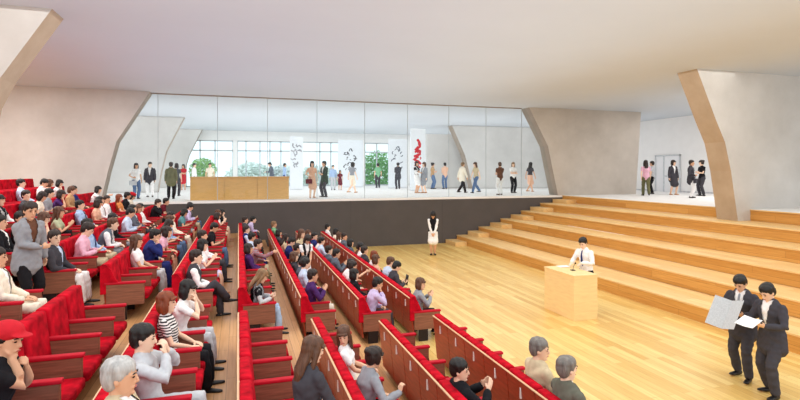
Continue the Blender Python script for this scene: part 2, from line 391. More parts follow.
# poses: pel (x,z), lean, wrists L/R (x,y,z in person space), hand dirs, ankles L/R, head yaw/pitch, curl
def seated(**k):
    d = dict(sit=True, pel=(.24, .50), lean=-7, twist=0, hw=[(.50, .10, .665), (.50, -.10, .665)], hd=[(.9, -.45, -.1), (.9, .45, -.1)], pn=[(0, 0, -1), (0, 0, -1)],
             an=[(.70, .12, .085), (.70, -.12, .085)], yaw=0, pitch=4, curl=.35); d.update(k); d['hw'] = [(x, y, z - .05) for x, y, z in d['hw']]; return d
def stand(**k):
    d = dict(sit=False, pel=(0, .93), lean=0, twist=0, hw=[(.05, .25, .82), (.05, -.25, .82)], hd=[(.15, 0, -1), (.15, 0, -1)], pn=[(0, -1, 0), (0, 1, 0)],
             an=[(-.02, .10, .085), (.03, -.10, .085)], yaw=0, pitch=4, curl=.4); d.update(k); return d
POSES = {
 'lap': seated(), 'lapturn': seated(yaw=-38, lean=-2), 'laplook': seated(yaw=22, pitch=10, lean=4),
 'clap': seated(lean=2, hw=[(.52, .085, .90), (.52, -.085, .90)], hd=[(.5, -.35, .8), (.5, .35, .8)], pn=[(0, -1, .2), (0, 1, .2)], curl=.12),
 'clapturn': seated(lean=6, yaw=-30, hw=[(.55, .085, .93), (.55, -.085, .93)], hd=[(.5, -.35, .8), (.5, .35, .8)], pn=[(0, -1, .2), (0, 1, .2)], curl=.12),
 'clapback': seated(lean=-12, yaw=-35, hw=[(.47, .085, .95), (.47, -.085, .95)], hd=[(.5, -.35, .8), (.5, .35, .8)], pn=[(0, -1, .2), (0, 1, .2)], curl=.12),
 'chin': seated(lean=14, pitch=10, hw=[(.52, .04, .70), (.50, -.05, 1.02)], hd=[(.5, -.8, 0), (-.25, .2, 1)], pn=[(0, 0, -1), (-1, .2, 0)], curl=.8),
 'face': seated(lean=10, pitch=8, yaw=-10, hw=[(.50, .06, 1.04), (.50, -.06, 1.04)], hd=[(-.3, -.25, 1), (-.3, .25, 1)], pn=[(-1, 0, 0), (-1, 0, 0)], curl=.6),
 'faceback': seated(lean=-9, pitch=8, yaw=0, hw=[(.38, .06, 1.07), (.38, -.06, 1.07)], hd=[(-.25, -.25, 1), (-.25, .25, 1)], pn=[(-1, 0, 0), (-1, 0, 0)], curl=.6),
 'forward': seated(lean=24, pitch=-2, hw=[(.66, .05, .70), (.66, -.05, .70)], hd=[(.7, -.6, -.2), (.7, .6, -.2)], pn=[(0, -.5, -.8), (0, .5, -.8)]),
 'cross': seated(lean=2, yaw=-8, an=[(.72, .10, .085), (.84, .06, .36)], hw=[(.50, .10, .70), (.52, -.06, .73)]),
 'read': seated(lean=8, pitch=26, hw=[(.54, .12, .78), (.54, -.12, .78)], hd=[(.8, -.3, .35), (.8, .3, .35)], pn=[(0, -.4, .9), (0, .4, .9)], curl=.5),
 'reach': seated(lean=16, hw=[(.60, .06, .74), (.82, -.12, .98)], hd=[(.8, -.5, 0), (1, .1, .2)], pn=[(0, 0, -1), (0, 1, 0)], curl=.15),
 'back': seated(lean=-6, yaw=-88, twist=-25, hw=[(.56, .02, .70), (.52, -.14, .68)]),
 'fist': seated(lean=10, yaw=10, twist=12, hw=[(.5, .10, .70), (.66, -.22, .84)], hd=[(.8, -.5, 0), (.25, .15, 1)], curl=.95),
 'hold': seated(lean=8, yaw=-20, hw=[(.44, .12, .95), (.40, -.04, 1.08)], hd=[(.2, -.6, .7), (-.2, .35, 1)], pn=[(-1, 0, 0), (-1, 0, 0)], curl=.8),
 'stand': stand(), 'standturn': stand(yaw=30, an=[(.05, .12, .085), (-.05, -.10, .085)]),
 'walk': stand(lean=3, an=[(.27, .07, .085), (-.30, -.07, .13)], hw=[(-.13, .24, .84), (.2, -.23, .86)]),
 'bag': stand(hw=[(.05, .25, .82), (.20, -.20, 1.04)], hd=[(.15, 0, -1), (.9, .5, .1)], curl=.8),
 'folded': stand(yaw=-12, hw=[(.24, -.02, 1.15), (.25, .02, 1.10)], hd=[(.2, -1, .05), (.2, 1, .05)], pn=[(-1, 0, 0), (-1, 0, 0)]),
 'bow': stand(lean=16, pitch=34, hw=[(.30, .035, .80), (.31, -.035, .79)], hd=[(.15, -.5, -.85), (.15, .5, -.85)], pn=[(-1, 0, 0), (-1, 0, 0)], an=[(0, .06, .085), (0, -.06, .085)]),
 'speak': stand(lean=8, pitch=22, yaw=12, hw=[(.34, .14, 1.15), (.36, -.13, 1.13)], hd=[(.9, -.2, -.25), (.9, .2, -.25)], pn=[(0, 0, -1), (0, 0, -1)]),
 'paper': stand(lean=4, pitch=30, hw=[(.32, .14, 1.12), (.32, -.12, 1.10)], hd=[(.8, -.3, .3), (.8, .3, .3)], pn=[(0, -.6, .8), (0, .6, .8)], curl=.7, an=[(.10, .13, .085), (-.10, -.13, .085)]),
 'belly': stand(yaw=-14, pitch=10, lean=4, hw=[(.02, .27, .84), (.27, .02, 1.06)], hd=[(.1, 0, -1), (.25, 1, .05)], pn=[(0, -1, 0), (-1, 0, 0)]),
 'gather': stand(lean=5, pitch=12, yaw=-10, hw=[(.28, .16, .98), (.30, -.2, .92)], hd=[(.8, -.3, -.3), (.8, .1, -.2)]),
}
def ik(a, tgt, l1, l2, pole):
    d = tgt - a; Ln = min(d.length, (l1 + l2) * .995); u = d.normalized()
    c = (l1 * l1 + Ln * Ln - l2 * l2) / (2 * l1 * Ln); c = max(-1, min(1, c)); s = math.sqrt(1 - c * c)
    p = pole - u * pole.dot(u); p.normalize()
    return a + u * (l1 * c) + p * (l1 * s), a + u * Ln
RIGS = {}
def rig(pose, fem):
    key = (pose, fem)
    if key in RIGS: return RIGS[key]
    P = POSES[pose]; r = {}
    pel = V((P['pel'][0], 0, P['pel'][1]))
    B = Matrix.Rotation(R(P['lean']), 3, 'Y')                       # forward lean
    Tw = B @ Matrix.Rotation(R(P['twist']), 3, 'Z')
    r['pel'] = pel; r['B'] = B; r['Tw'] = Tw
    tp = lambda x, y, t: pel + Tw @ V((x, y, t))
    r['tp'] = tp
    sw = .160 if fem else .178
    r['sw'] = sw
    Hm = Tw @ Matrix.Rotation(R(P['yaw']), 3, 'Z') @ Matrix.Rotation(R(P['pitch'] - P['lean'] * .7), 3, 'Y')
    hc = tp(.012, 0, .585) + (Tw @ V((.0, 0, .035))) + Hm @ V((.012, 0, .055))
    r['H'] = Matrix.Translation(hc) @ Hm.to_4x4() @ Matrix.Scale(1.07, 4); r['hc'] = hc
    r['arm'] = []; r['leg'] = []
    for i, s in enumerate((1, -1)):
        sh = tp(0, s * sw, .455)
        tg = V(P['hw'][i])
        pole = V((-.5, s * .75, -.6)) if P['hw'][i][2] > .6 else V((-1, s * .3, 0))
        el, wr = ik(sh, tg, .285, .25, pole)
        r['arm'].append((sh, el, wr, V(P['hd'][i]).normalized(), V(P['pn'][i]).normalized(), s))
        hip = pel + V((0, s * .092, -.03)) if P['sit'] else pel + V((0, s * .09, -.04))
        kn, an = ik(hip, V(P['an'][i]), .43, .42, V((1, s * .12, .9 if P['sit'] else 0)))
        r['leg'].append((hip, kn, an, s))
    RIGS[key] = r; return r
TOR = [(-.10, .115, .085), (-.03, .16, .112), (.07, .152, .105), (.17, .132, .095), (.28, .150, .106), (.38, .166, .110), (.45, .160, .092), (.505, .105, .066), (.55, .058, .056)]
TORF = [(-.10, .115, .085), (-.03, .160, .112), (.07, .148, .102), (.17, .116, .086), (.28, .134, .106), (.36, .146, .118), (.44, .140, .086), (.50, .088, .060), (.55, .048, .048)]
def torso(bm, r, fem, t0, t1, inf):
    rows = [x for x in (TORF if fem else TOR) if t0 - .001 <= x[0] <= t1 + .001]
    side = r['Tw'] @ V((0, 1, 0))
    pts = []; 
    for t, a, b in rows:
        k = max(0, min(1, (t + .05) / .25)); pt = r['pel'] + (V((0, 0, t)) * (1 - k) + (r['B'] @ V((0, 0, t))) * k)
        pts.append(pt)
    tube(bm, pts, [(a + inf, b + inf) for t, a, b in rows], side, 18)
def arm(bm, a, inf, frac=1.0, fem=False):
    sh, el, wr, hd, pn, s = a; k = .86 if fem else 1
    q = [(sh, .050), (sh.lerp(el, .5), .047), (el, .040), (el.lerp(wr, .4), .039), (wr, .027)]
    if frac < 1: q = [q[0], (sh.lerp(el, frac), .047)]
    elif inf > 0: q[-1] = (wr.lerp(el, .06), .030)
    tube(bm, [p for p, _ in q], [x * k + inf for _, x in q], V((0, 0, 1)), 10, True)
def leg(bm, l, inf, fem, frac=1.0):
    hip, kn, an, s = l
    q = [(hip, .088), (hip.lerp(kn, .5), .076), (kn, .057), (kn.lerp(an, .35), .056), (an, .036)]
    if inf: q = [(hip, .092), (hip.lerp(kn, .5), .08), (kn, .064), (kn.lerp(an, .4), .064), (kn.lerp(an, .96), .054)]
    if frac < 1: q = [q[0], (hip.lerp(kn, .5), .08), (hip.lerp(kn, frac), .068)]
    tube(bm, [p for p, _ in q], [x + inf for _, x in q], V((0, 1, 0)), 12)
def hand(bm, a, curl):
    sh, el, wr, hd, pn, s = a
    pn = (pn - hd * pn.dot(hd)).normalized(); sd = hd.cross(pn)      # sideways across the palm
    tube(bm, [wr - hd * .01, wr + hd * .035, wr + hd * .085], [(.024, .018), (.036, .016), (.038, .014)], sd, 10)
    th = -s * 1.0
    up = sd * th if True else sd
    for k, (off, ln) in enumerate(((.029, .070), (.010, .079), (-.009, .074), (-.027, .058))):
        p = wr + hd * .085 + up * off; pts = [p - hd * .02, p]; ang = 0
        for sg in (.42, .33, .25):
            ang += curl * (.9 if sg > .4 else 1.1); dr = hd * math.cos(ang) + pn * math.sin(ang) + up * off * 1.2
            p = p + dr.normalized() * ln * sg; pts.append(p)
        tube(bm, pts, [.0095, .0095, .009, .0085, .007], sd, 7)
    b = wr + hd * .02 + up * .026; d1 = (hd * .7 + up * .7 + pn * .25).normalized(); d2 = (hd * .95 + up * .2 + pn * (.2 + curl * .4)).normalized()
    tube(bm, [b - up * .012, b + d1 * .035, b + d1 * .035 + d2 * .03], [.0135, .0115, .009], sd, 7)
HEADR = [(-.118, .048, .020, .022), (-.098, .040, .046, .040), (-.062, .024, .066, .055), (-.02, .010, .083, .067), (.02, 0, .093, .073), (.055, -.004, .095, .075), (.085, -.006, .084, .067), (.108, -.008, .060, .048), (.120, -.008, .026, .022)]
def head(bm, r):
    H = r['H']; m3 = H.to_3x3()
    hb = nb()
    tube(hb, [V((cx, 0, z)) for z, cx, a, b in HEADR], [(b, a) for z, cx, a, b in HEADR], V((0, 1, 0)), 18)
    tube(hb, [V((.088, 0, .022)), V((.103, 0, -.012)), V((.108, 0, -.026)), V((.092, 0, -.036))], [.008, .0105, .012, .009], V((0, 1, 0)), 8)
    for s in (1, -1):
        ball(hb, (-.004, s * .077, -.004), (.017, .008, .029)); ball(hb, (.082, s * .032, .024), (.014, .022, .007))
    ball(hb, (.088, 0, -.062), (.010, .024, .008)); ball(hb, (.078, 0, -.100), (.014, .018, .014))
    bmesh.ops.transform(hb, matrix=H, verts=hb.verts)
    me = bpy.data.meshes.new('t'); hb.to_mesh(me); hb.free(); bm.from_mesh(me); bpy.data.meshes.remove(me)
    tube(bm, [r['tp'](-.012, 0, .50), r['tp'](-.004, 0, .565), H @ V((-.012, 0, -.05))], [.062, .053, .052], V((0, 1, 0)), 12)
CACHE = {}
def wrinkle(me, amp, fr, strand=False):
    n = len(me.vertices); c = np.empty(n * 3, 'f'); me.vertices.foreach_get('co', c); c = c.reshape(-1, 3)
    nm = np.empty(n * 3, 'f'); me.vertex_normals.foreach_get('vector', nm); nm = nm.reshape(-1, 3)
    x, y, z = c.T * fr
    if strand: h = np.sin(np.arctan2(y, x) * 34 + 3 * np.sin(z * 40)) * .5 + np.sin(x * 95 + y * 70 + z * 25) * .5
    else: h = np.sin(x * 31 + 2.1 * np.sin(z * 23 + y * 9)) * .35 + np.sin(z * 37 + 2.4 * np.sin(y * 21 + x * 13)) * .35 + np.sin((x + y * .6 - z) * 57 + 1.7 * np.sin(y * 33)) * .3
    c += nm * ((h * amp) + .002)[:, None]
    me.vertices.foreach_set('co', c.ravel()); me.update()
def body_mesh(pose, fem):
    k = ('body', pose, fem)
    if k not in CACHE:
        r = rig(pose, fem); bm = nb()
        torso(bm, r, fem, -.11, .56, 0); head(bm, r)
        for a in r['arm']: arm(bm, a, 0, 1, fem); hand(bm, a, POSES[pose]['curl'])
        for l in r['leg']:
            leg(bm, l, 0, fem); an = l[2]; f = V((1, l[3] * .18, 0)).normalized()
            tube(bm, [an - f * .05 + V((0, 0, -.045)), an + f * .05 + V((0, 0, -.045)), an + f * .15 + V((0, 0, -.060))], [(.030, .03), (.036, .03), (.032, .015)], V((0, 1, 0)), 10)
            tube(bm, [an, an + V((0, 0, -.05))], [.036, .036], V((0, 1, 0)), 8)
        CACHE[k] = solid(bm, 'person_' + pose, .0085, 2)
    return CACHE[k]
def garment(kind, pose, fem):
    k = (kind, pose, fem)
    if k in CACHE: return CACHE[k]
    r = rig(pose, fem); sit = POSES[pose]['sit']; bm = nb(); vx = .014; sm = 3
    if kind in ('shirt', 'blouse', 'top', 'sweater', 'cardigan'):
        inf = .015; torso(bm, r, fem, -.03 if kind == 'shirt' else (-.03 if sit else -.10), .505, inf)
        for a in r['arm']: arm(bm, a, .013 if kind != 'sweater' else .018, 1 if kind in ('shirt', 'sweater', 'cardigan') else .55, fem)
    elif kind in ('vest', 'bodice'):
        torso(bm, r, fem, -.03, .505, .026)
        for a in r['arm']: pass
    elif kind in ('jacket', 'coat'):
        torso(bm, r, fem, -.03 if sit else -.10, .505, .030)
        if not sit: tube(bm, [r['pel'] + V((0, 0, .05)), r['pel'] + V((0, 0, -.20))], [(.195, .15), (.222, .172)], V((0, 1, 0)), 16)
        for a in r['arm']: arm(bm, a, .018, 1, fem)
    elif kind == 'trousers':
        torso(bm, r, fem, -.10, .09, .014)
        for l in r['leg']: leg(bm, l, .012, fem)
    elif kind == 'skirt':
        torso(bm, r, fem, -.10, .09, .016)
        (h0, k0, a0, _), (h1, k1, a1, _) = r['leg']; hm, km = (h0 + h1) / 2, (k0 + k1) / 2; w = (k0 - k1).length / 2
        if sit:
            tube(bm, [hm, hm.lerp(km, .5), hm.lerp(km, .93)], [(.185, .10), (w + .10, .098), (w + .085, .082)], V((0, 1, 0)), 16)
        else:
            tube(bm, [hm + V((0, 0, .04)), hm.lerp(km, .4), hm.lerp(km, .92)], [(.178, .13), (.185, .145), (.175 + w * .3, .15)], V((0, 1, 0)), 18)
    elif kind == 'shoe_l' or kind == 'shoe_r':
        l = r['leg'][0 if kind[-1] == 'l' else 1]; an = l[2]; f = V((1, l[3] * .18, 0)).normalized()
        c = an + V((0, 0, -.048))
        tube(bm, [c - f * .065, c - f * .01, c + f * .06, c + f * .15, c + f * .185], [(.036, .036), (.041, .040), (.044, .034), (.042, .022), (.030, .016)], V((0, 1, 0)), 12)
        for v in bm.verts: v.co.z = max(v.co.z, an.z - .083)
        vx = .010; sm = 2
    me = solid(bm, kind, vx, sm)
    if kind[:4] != 'shoe':
        wrinkle(me, .007, 1.0)
    if kind in ('jacket', 'vest', 'cardigan'):
        b2 = nb(); b2.from_mesh(me); inv = r['Tw'].transposed(); dl = []
        for f in b2.faces:
            q = inv @ (f.calc_center_median() - r['pel'])
            if q.x > .02 and q.z < .56:
                wv = (.012 + (q.z - .16) / .36 * .062) if q.z > .16 else -1
                if abs(q.y) < wv: dl.append(f)
        bmesh.ops.delete(b2, geom=dl, context='FACES'); b2.to_mesh(me); b2.free()
        for p in me.polygons: p.use_smooth = True
    CACHE[k] = me; return me
def tie_mesh(pose, fem):
    k = ('tie', pose, fem)
    if k not in CACHE:
        r = rig(pose, fem); bm = nb()
        pts = [r['tp'](x, 0, t) for x, t in ((.082, .50), (.100, .475), (.128, .42), (.140, .33), (.136, .24), (.124, .13))]
        tube(bm, pts, [(.014, .008), (.018, .01), (.018, .007), (.026, .007), (.032, .007), (.010, .006)], r['Tw'] @ V((0, 1, 0)), 8)
        CACHE[k] = mesh_from(bm, 'tie', True)
    return CACHE[k]
def hair_mesh(style):
    k = ('hair', style)
    if k in CACHE: return CACHE[k]
    bm = nb()
    if style in ('cap', 'beret'):
        if style == 'cap':
            ball(bm, (-.012, 0, .074), (.118, .100, .084)); ball(bm, (.100, 0, .058), (.085, .075, .012))
        else:
            ball(bm, (-.02, .01, .11), (.125, .12, .05)); ball(bm, (-.012, 0, .08), (.114, .098, .06))
        me = solid(bm, style, .009, 2); CACHE[k] = me; return me
    ball(bm, (-.014, 0, .066), (.106, .086, .075)); ball(bm, (-.046, 0, .018), (.070, .083, .105))
    if style == 'short':
        for s in (1, -1): ball(bm, (-.008, s * .062, .035), (.05, .022, .045))
    if style != 'short' and style != 'bald':
        tube(bm, [V((.070, -.062, .045)), V((.092, -.03, .055)), V((.094, .03, .055)), V((.070, .062, .045))], [.013, .015, .015, .013], V((0, 0, 1)), 8)
        for s in (1, -1): ball(bm, (.006, s * .074, .01), (.042, .017, .075))
    if style == 'bob':
        ball(bm, (-.05, 0, -.035), (.066, .09, .095))
        for s in (1, -1): ball(bm, (-.006, s * .076, -.045), (.05, .024, .085))
    if style == 'long':
        tube(bm, [V((-.045, 0, .02)), V((-.075, 0, -.10)), V((-.098, 0, -.22)), V((-.095, 0, -.33))], [(.08, .055), (.084, .042), (.08, .032), (.045, .02)], V((0, 1, 0)), 14)
        for s in (1, -1): tube(bm, [V((.0, s * .076, .0)), V((.0, s * .082, -.10)), V((-.01, s * .085, -.19))], [.028, .026, .018], V((1, 0, 0)), 8)
    if style == 'pony':
        ball(bm, (-.115, 0, .03), .028); tube(bm, [V((-.12, 0, .03)), V((-.155, 0, -.03)), V((-.15, 0, -.13)), V((-.14, 0, -.22))], [.022, .034, .03, .012], V((0, 1, 0)), 10)
    if style == 'bun':
        ball(bm, (-.10, 0, .085), (.045, .05, .045))
    me = solid(bm, 'hair_' + style, .007, 3); wrinkle(me, .0045, 1, True)
    CACHE[k] = me; return me
def face_bits():
    if 'eye' not in CACHE:
        bm = nb(); ball(bm, (0, 0, 0), (.006, .0125, .0065), u=10, v=6); CACHE['eye'] = mesh_from(bm, 'eye', True)
        bm = nb(); ball(bm, (0, 0, 0), (.006, .022, .006), u=10, v=6); CACHE['mouth'] = mesh_from(bm, 'mouth', True)
        bm = nb(); tube(bm, [V((0, -.016, 0)), V((.003, 0, .004)), V((0, .016, -.001))], [.004, .005, .003], V((0, 0, 1)), 6); CACHE['eyebrow'] = mesh_from(bm, 'eyebrow', True)
    return CACHE['eye'], CACHE['mouth'], CACHE['eyebrow']
NPERS = [0]
FEMH = {'bob', 'long', 'pony', 'bun', 'beret'}
def person(loc, rz, pose, hair, outfit, label, height=1.70, group=None, near=False, shoes='black', fem=None):
    """outfit: 'jacket black, shirt white, tie navy, trousers grey'"""
    style, hc = hair.split()
    if fem is None: fem = style in FEMH
    r = rig(pose, fem); i = NPERS[0]; NPERS[0] += 1
    root = obj('person', body_mesh(pose, fem), M_SKIN[(i * 7) % 4])
    root.location = loc; root.rotation_euler = (0, 0, rz); s = height / 1.725; root.scale = (s, s, s)
    tag(root, label, 'person', group)
    if style in ('cap', 'beret'):
        o = obj('hair', hair_mesh('bob' if style == 'beret' else 'short'), M_HAIR['k' if hc == 'red' else hc], root); o.matrix_local = r['H']
        o = obj('cap', hair_mesh(style), cloth('red'), root); o.matrix_local = r['H']
    else:
        o = obj('hair', hair_mesh(style), M_HAIR[hc], root); o.matrix_local = r['H']
    for it in outfit.split(', '):
        kind, c = it.split(' ', 1)
        if kind == 'tie': obj('tie', tie_mesh(pose, fem), cloth(c), root)
        elif kind == 'dress':
            obj('blouse', garment('blouse', pose, fem), cloth(c), root); obj('skirt', garment('skirt', pose, fem), cloth(c), root)
        else: obj(kind, garment(kind, pose, fem), cloth(c), root)
    for q in ('shoe_l', 'shoe_r'): obj('shoe', garment(q, pose, fem), M_SHOE[shoes], root)
    if near:
        e, m, eb = face_bits()
        for sd in (1, -1):
            o = obj('eye', e, M_EYE, root); o.matrix_local = r['H'] @ Matrix.Translation((.0865, sd * .030, .010)) @ Matrix.Rotation(sd * R(18), 4, 'Z')
            o = obj('eyebrow', eb, M_HAIR['k'], root); o.matrix_local = r['H'] @ Matrix.Translation((.092, sd * .031, .032)) @ Matrix.Rotation(sd * R(18), 4, 'Z')
        o = obj('mouth', m, M_LIP, root); o.matrix_local = r['H'] @ Matrix.Translation((.095, 0, -.060))
    return root
def phrase(outfit):
    d = [x.split(' ', 1) for x in outfit.split(', ')]
    names = {'top': 'top', 'shirt': 'shirt'}
    out = [f'{c} {names.get(k, k)}' for k, c in d if k not in ('trousers', 'skirt')]
    if len(out) > 1: return out[0] + ' over ' + out[1] if not out[1].endswith('tie') else out[0] + ' and ' + out[1]
    if out and out[0].endswith('dress'): return out[0]
    k, c = d[-1]; return out[0]
PH = {'lap': 'seated', 'lapturn': 'seated', 'laplook': 'seated', 'clap': 'clapping', 'clapturn': 'clapping', 'clapback': 'clapping', 'chin': 'hand at chin', 'face': 'hands at face', 'faceback': 'hands at face', 'forward': 'leaning forward',
      'cross': 'legs crossed', 'read': 'reading', 'reach': 'reaching forward', 'back': 'looking back', 'fist': 'raising a fist', 'hold': 'hand at face'}
# audience: row, head px, head py, pose, hair, outfit, shoes
AUD = [
 (9, 27, 183, 'lap', 'short k', 'shirt pale blue, trousers charcoal'), (9, 38, 183, 'read', 'short k', 'shirt white, trousers black'),
 (9, 46, 184, 'laplook', 'bob b', 'top peach, skirt grey'), (9, 53, 182, 'chin', 'bob k', 'blouse white, trousers white'),
 (8, 8, 199, 'lap', 'bob k', 'cardigan white, top black, skirt black'), (8, 24, 197, 'lapturn', 'short d', 'jacket dark grey, shirt white, trousers dark grey'),
 (8, 34, 197, 'read', 'bob d', 'blouse cream, skirt black'), (8, 68, 191, 'laplook', 'short b', 'shirt tan, trousers black'),
 (8, 78, 188, 'lap', 'short k', 'sweater navy, trousers charcoal'), (8, 90, 188, 'reach', 'bob k', 'blouse white, trousers black'),
 (7, 2, 232, 'lap', 'short k', 'jacket black, shirt white, trousers black'), (7, 21, 219, 'lapturn', 'short k', 'jacket black, shirt white, trousers black'),
 (7, 38, 212, 'chin', 'bob b', 'blouse white, skirt navy'), (7, 57, 212, 'clap', 'long b', 'top sage green, skirt black'),
 (7, 85, 205, 'lap', 'short k', 'shirt light blue, tie black, trousers navy'), (7, 109, 200, 'lapturn', 'short d', 'shirt white, tie charcoal, trousers charcoal'),
 (7, 120, 201, 'lap', 'long r', 'top orange, skirt cream'), (7, 126, 198, 'laplook', 'short k', 'jacket black, shirt white, trousers black'),
 (7, 132, 200, 'read', 'beret d', 'blouse cream, skirt sage'.replace('sage', 'sage green')),
 (6, 3, 262, 'lap', 'short d', 'jacket cream, shirt white, trousers cream'), (6, 53, 240, 'lapturn', 'short d', 'jacket charcoal, shirt pale blue, trousers white'),
 (6, 80, 230, 'read', 'short d', 'shirt pink, trousers beige'), (6, 92, 224, 'lap', 'short k', 'shirt light blue, tie navy, trousers beige'),
 (6, 103, 221, 'forward', 'short b', 'vest slate, shirt white, trousers grey'), (6, 114, 214, 'lapturn', 'bob k', 'jacket black, blouse pink, trousers grey'),
 (6, 125, 213, 'read', 'short k', 'shirt pale blue, trousers light grey'), (6, 145, 207, 'lap', 'bob k', 'shirt white, skirt black'),
 (6, 152, 203, 'chin', 'short d', 'jacket black, shirt white, trousers black'), (6, 158, 200, 'forward', 'short k', 'top maroon, trousers black'),
 (5, 140, 239, 'lap', 'long b', 'blouse white, trousers light grey'), (5, 154, 230, 'forward', 'bob d', 'blouse pink, skirt brown'),
 (5, 165, 228, 'read', 'long d', 'blouse white, trousers denim blue'), (5, 177, 219, 'lap', 'short k', 'shirt cream, trousers cream'),
 (5, 190, 209, 'laplook', 'short d', 'vest charcoal, shirt white, trousers denim blue'), (5, 196, 206, 'read', 'short k', 'shirt lavender, trousers beige'),
 (5, -4, 346, 'hold', 'cap red', 'top black, trousers pale denim'),
 (4, 196, 258, 'cross', 'short d', 'vest charcoal, shirt white, trousers charcoal'), (4, 208, 247, 'clap', 'bob k', 'blouse white, skirt lavender'),
 (4, 216, 231, 'read', 'short k', 'top black, trousers denim blue'), (4, 222, 218, 'laplook', 'bob d', 'top red, skirt beige'),
 (4, 228, 212, 'clap', 'long b', 'blouse white, skirt beige'),
 (4, 179, 284, 'face', 'bob k', 'blouse white, trousers light grey'), (4, 169, 296, 'lap', 'bob r', 'blouse striped white, trousers black'),
 (4, 142, 337, 'faceback', 'short k', 'shirt light grey, trousers light grey'), (4, 120, 368, 'lap', 'short w', 'jacket beige, shirt white, trousers beige'),
 (3, 254, 216, 'forward', 'short k', 'shirt lavender, trousers charcoal'), (3, 251, 228, 'lap', 'short d', 'vest navy, shirt pale blue, trousers black'), (3, 251, 247, 'lap', 'bob d', 'sweater purple, trousers olive'),
 (3, 262, 240, 'reach', 'short d', 'shirt plaid red, trousers beige'), (3, 249, 275, 'read', 'long l', 'cardigan light grey, top black, trousers pale denim'),
 (2, 278, 222, 'lap', 'short l', 'top green, trousers navy'), (2, 284, 228, 'lap', 'bob k', 'jacket charcoal, top teal, trousers black'), (2, 290, 238, 'read', 'short k', 'shirt navy, trousers black'),
 (2, 292, 245, 'chin', 'short d', 'top dark green, trousers black'), (2, 296, 252, 'lap', 'bob b', 'top charcoal, trousers black'),
 (2, 302, 262, 'laplook', 'short k', 'shirt pale blue, trousers beige'), (2, 312, 275, 'clap', 'short d', 'sweater purple, trousers cream'),
 (2, 342, 334, 'back', 'long b', 'blouse white, skirt cream'), (2, 369, 354, 'fist', 'bun d', 'jacket grey, top charcoal, trousers black'),
 (1, 312, 227, 'lap', 'bob b', 'top navy, trousers navy'), (1, 317, 233, 'lapturn', 'short k', 'jacket navy, shirt white, trousers black'), (1, 323, 240, 'clap', 'short k', 'shirt pale blue, trousers grey'),
 (1, 330, 247, 'lap', 'short d', 'jacket slate, shirt white, trousers slate'), (1, 337, 253, 'clap', 'short k', 'jacket slate, shirt white, trousers charcoal'),
 (1, 344, 261, 'reach', 'bob k', 'top white, trousers dark green'), (1, 358, 270, 'lap', 'bob k', 'jacket black, blouse white, trousers black'),
 (1, 366, 286, 'chin', 'short k', 'shirt lavender, trousers charcoal'), (1, 459, 376, 'clapback', 'short k', 'sweater black, trousers black'),
 (0, 330, 225, 'lap', 'short k', 'shirt white, trousers black'), (0, 335, 229, 'laplook', 'bob k', 'blouse cream, skirt black'), (0, 341, 232, 'lap', 'long b', 'blouse white, skirt black'),
 (0, 347, 233, 'lapturn', 'short d', 'jacket slate, shirt white, trousers slate'), (0, 357, 242, 'read', 'bob d', 'top brown, skirt brown'), (0, 364, 245, 'lapturn', 'short k', 'shirt white, trousers grey'),
 (0, 370, 248, 'lap', 'short d', 'jacket charcoal, shirt white, trousers charcoal'), (0, 374, 255, 'laplook', 'bob r', 'blouse white, skirt black'), (0, 382, 259, 'lap', 'bob b', 'blouse peach, skirt black'),
 (0, 391, 263, 'read', 'short k', 'jacket charcoal, shirt white, trousers charcoal'), (0, 415, 279, 'clapturn', 'bob b', 'jacket grey, top charcoal, trousers black'),
 (0, 541, 350, 'lapturn', 'short g', 'jacket beige, shirt white, trousers beige'), (0, 577, 364, 'lap', 'short g', 'jacket moss grey, shirt white, trousers moss grey'),

 (7, 95, 204, 'laplook', 'bob d', 'blouse peach, skirt grey'), (6, 134, 210, 'lap', 'short k', 'jacket slate, shirt white, trousers charcoal'), (5, 147, 234, 'chin', 'short k', 'jacket navy, shirt white, trousers navy'),
 (5, 171, 223, 'laplook', 'short b', 'shirt light blue, trousers denim blue'), (5, 183, 214, 'read', 'bob k', 'top teal, skirt grey'), (4, 212, 238, 'lap', 'short d', 'shirt white, trousers charcoal'),
 (4, 225, 214, 'chin', 'bob k', 'top black, skirt cream'), (3, 255, 226, 'lap', 'bob k', 'top maroon, skirt black'), (3, 251, 237, 'laplook', 'short k', 'shirt pale blue, trousers navy'), (3, 258, 216, 'lap', 'short d', 'jacket dark grey, shirt white, trousers black'),
 (2, 287, 233, 'laplook', 'long d', 'blouse beige, skirt black'), (2, 299, 257, 'read', 'bob k', 'top slate, trousers black'), (1, 351, 265, 'laplook', 'short d', 'shirt white, trousers black'), (1, 320, 237, 'read', 'bob b', 'blouse white, skirt grey'),
 (0, 352, 238, 'lap', 'bob k', 'top slate, skirt black'), (0, 387, 261, 'chin', 'short b', 'shirt pale blue, trousers charcoal'), (6, 140, 208, 'lapturn', 'bob b', 'top red, skirt black'), (7, 103, 202, 'lap', 'short k', 'shirt white, tie maroon, trousers black'),
 (8, 46, 196, 'laplook', 'short k', 'shirt grey, trousers black'), (8, 58, 193, 'chin', 'bob d', 'top purple, skirt black'),
]
seats_of = {}
for row in range(11):
    n2 = 7 if row < 5 else (6 if row == 5 else (2 if row < 8 else 0))
    seats_of[row] = [(1, k, Y1[row] + PITCH * k) for k in range(NS1)] + [(2, k, Y2[row] - PITCH * k) for k in range(n2)]
def seat_cost(row, y, px, py):
    a, b, _ = project(Vector((ROWX[row] + .25, y, ROWZ[row] + 1.17))); return math.hypot(a - px, b - py)
HOLD = {}
taken = {}
used_labels = {}
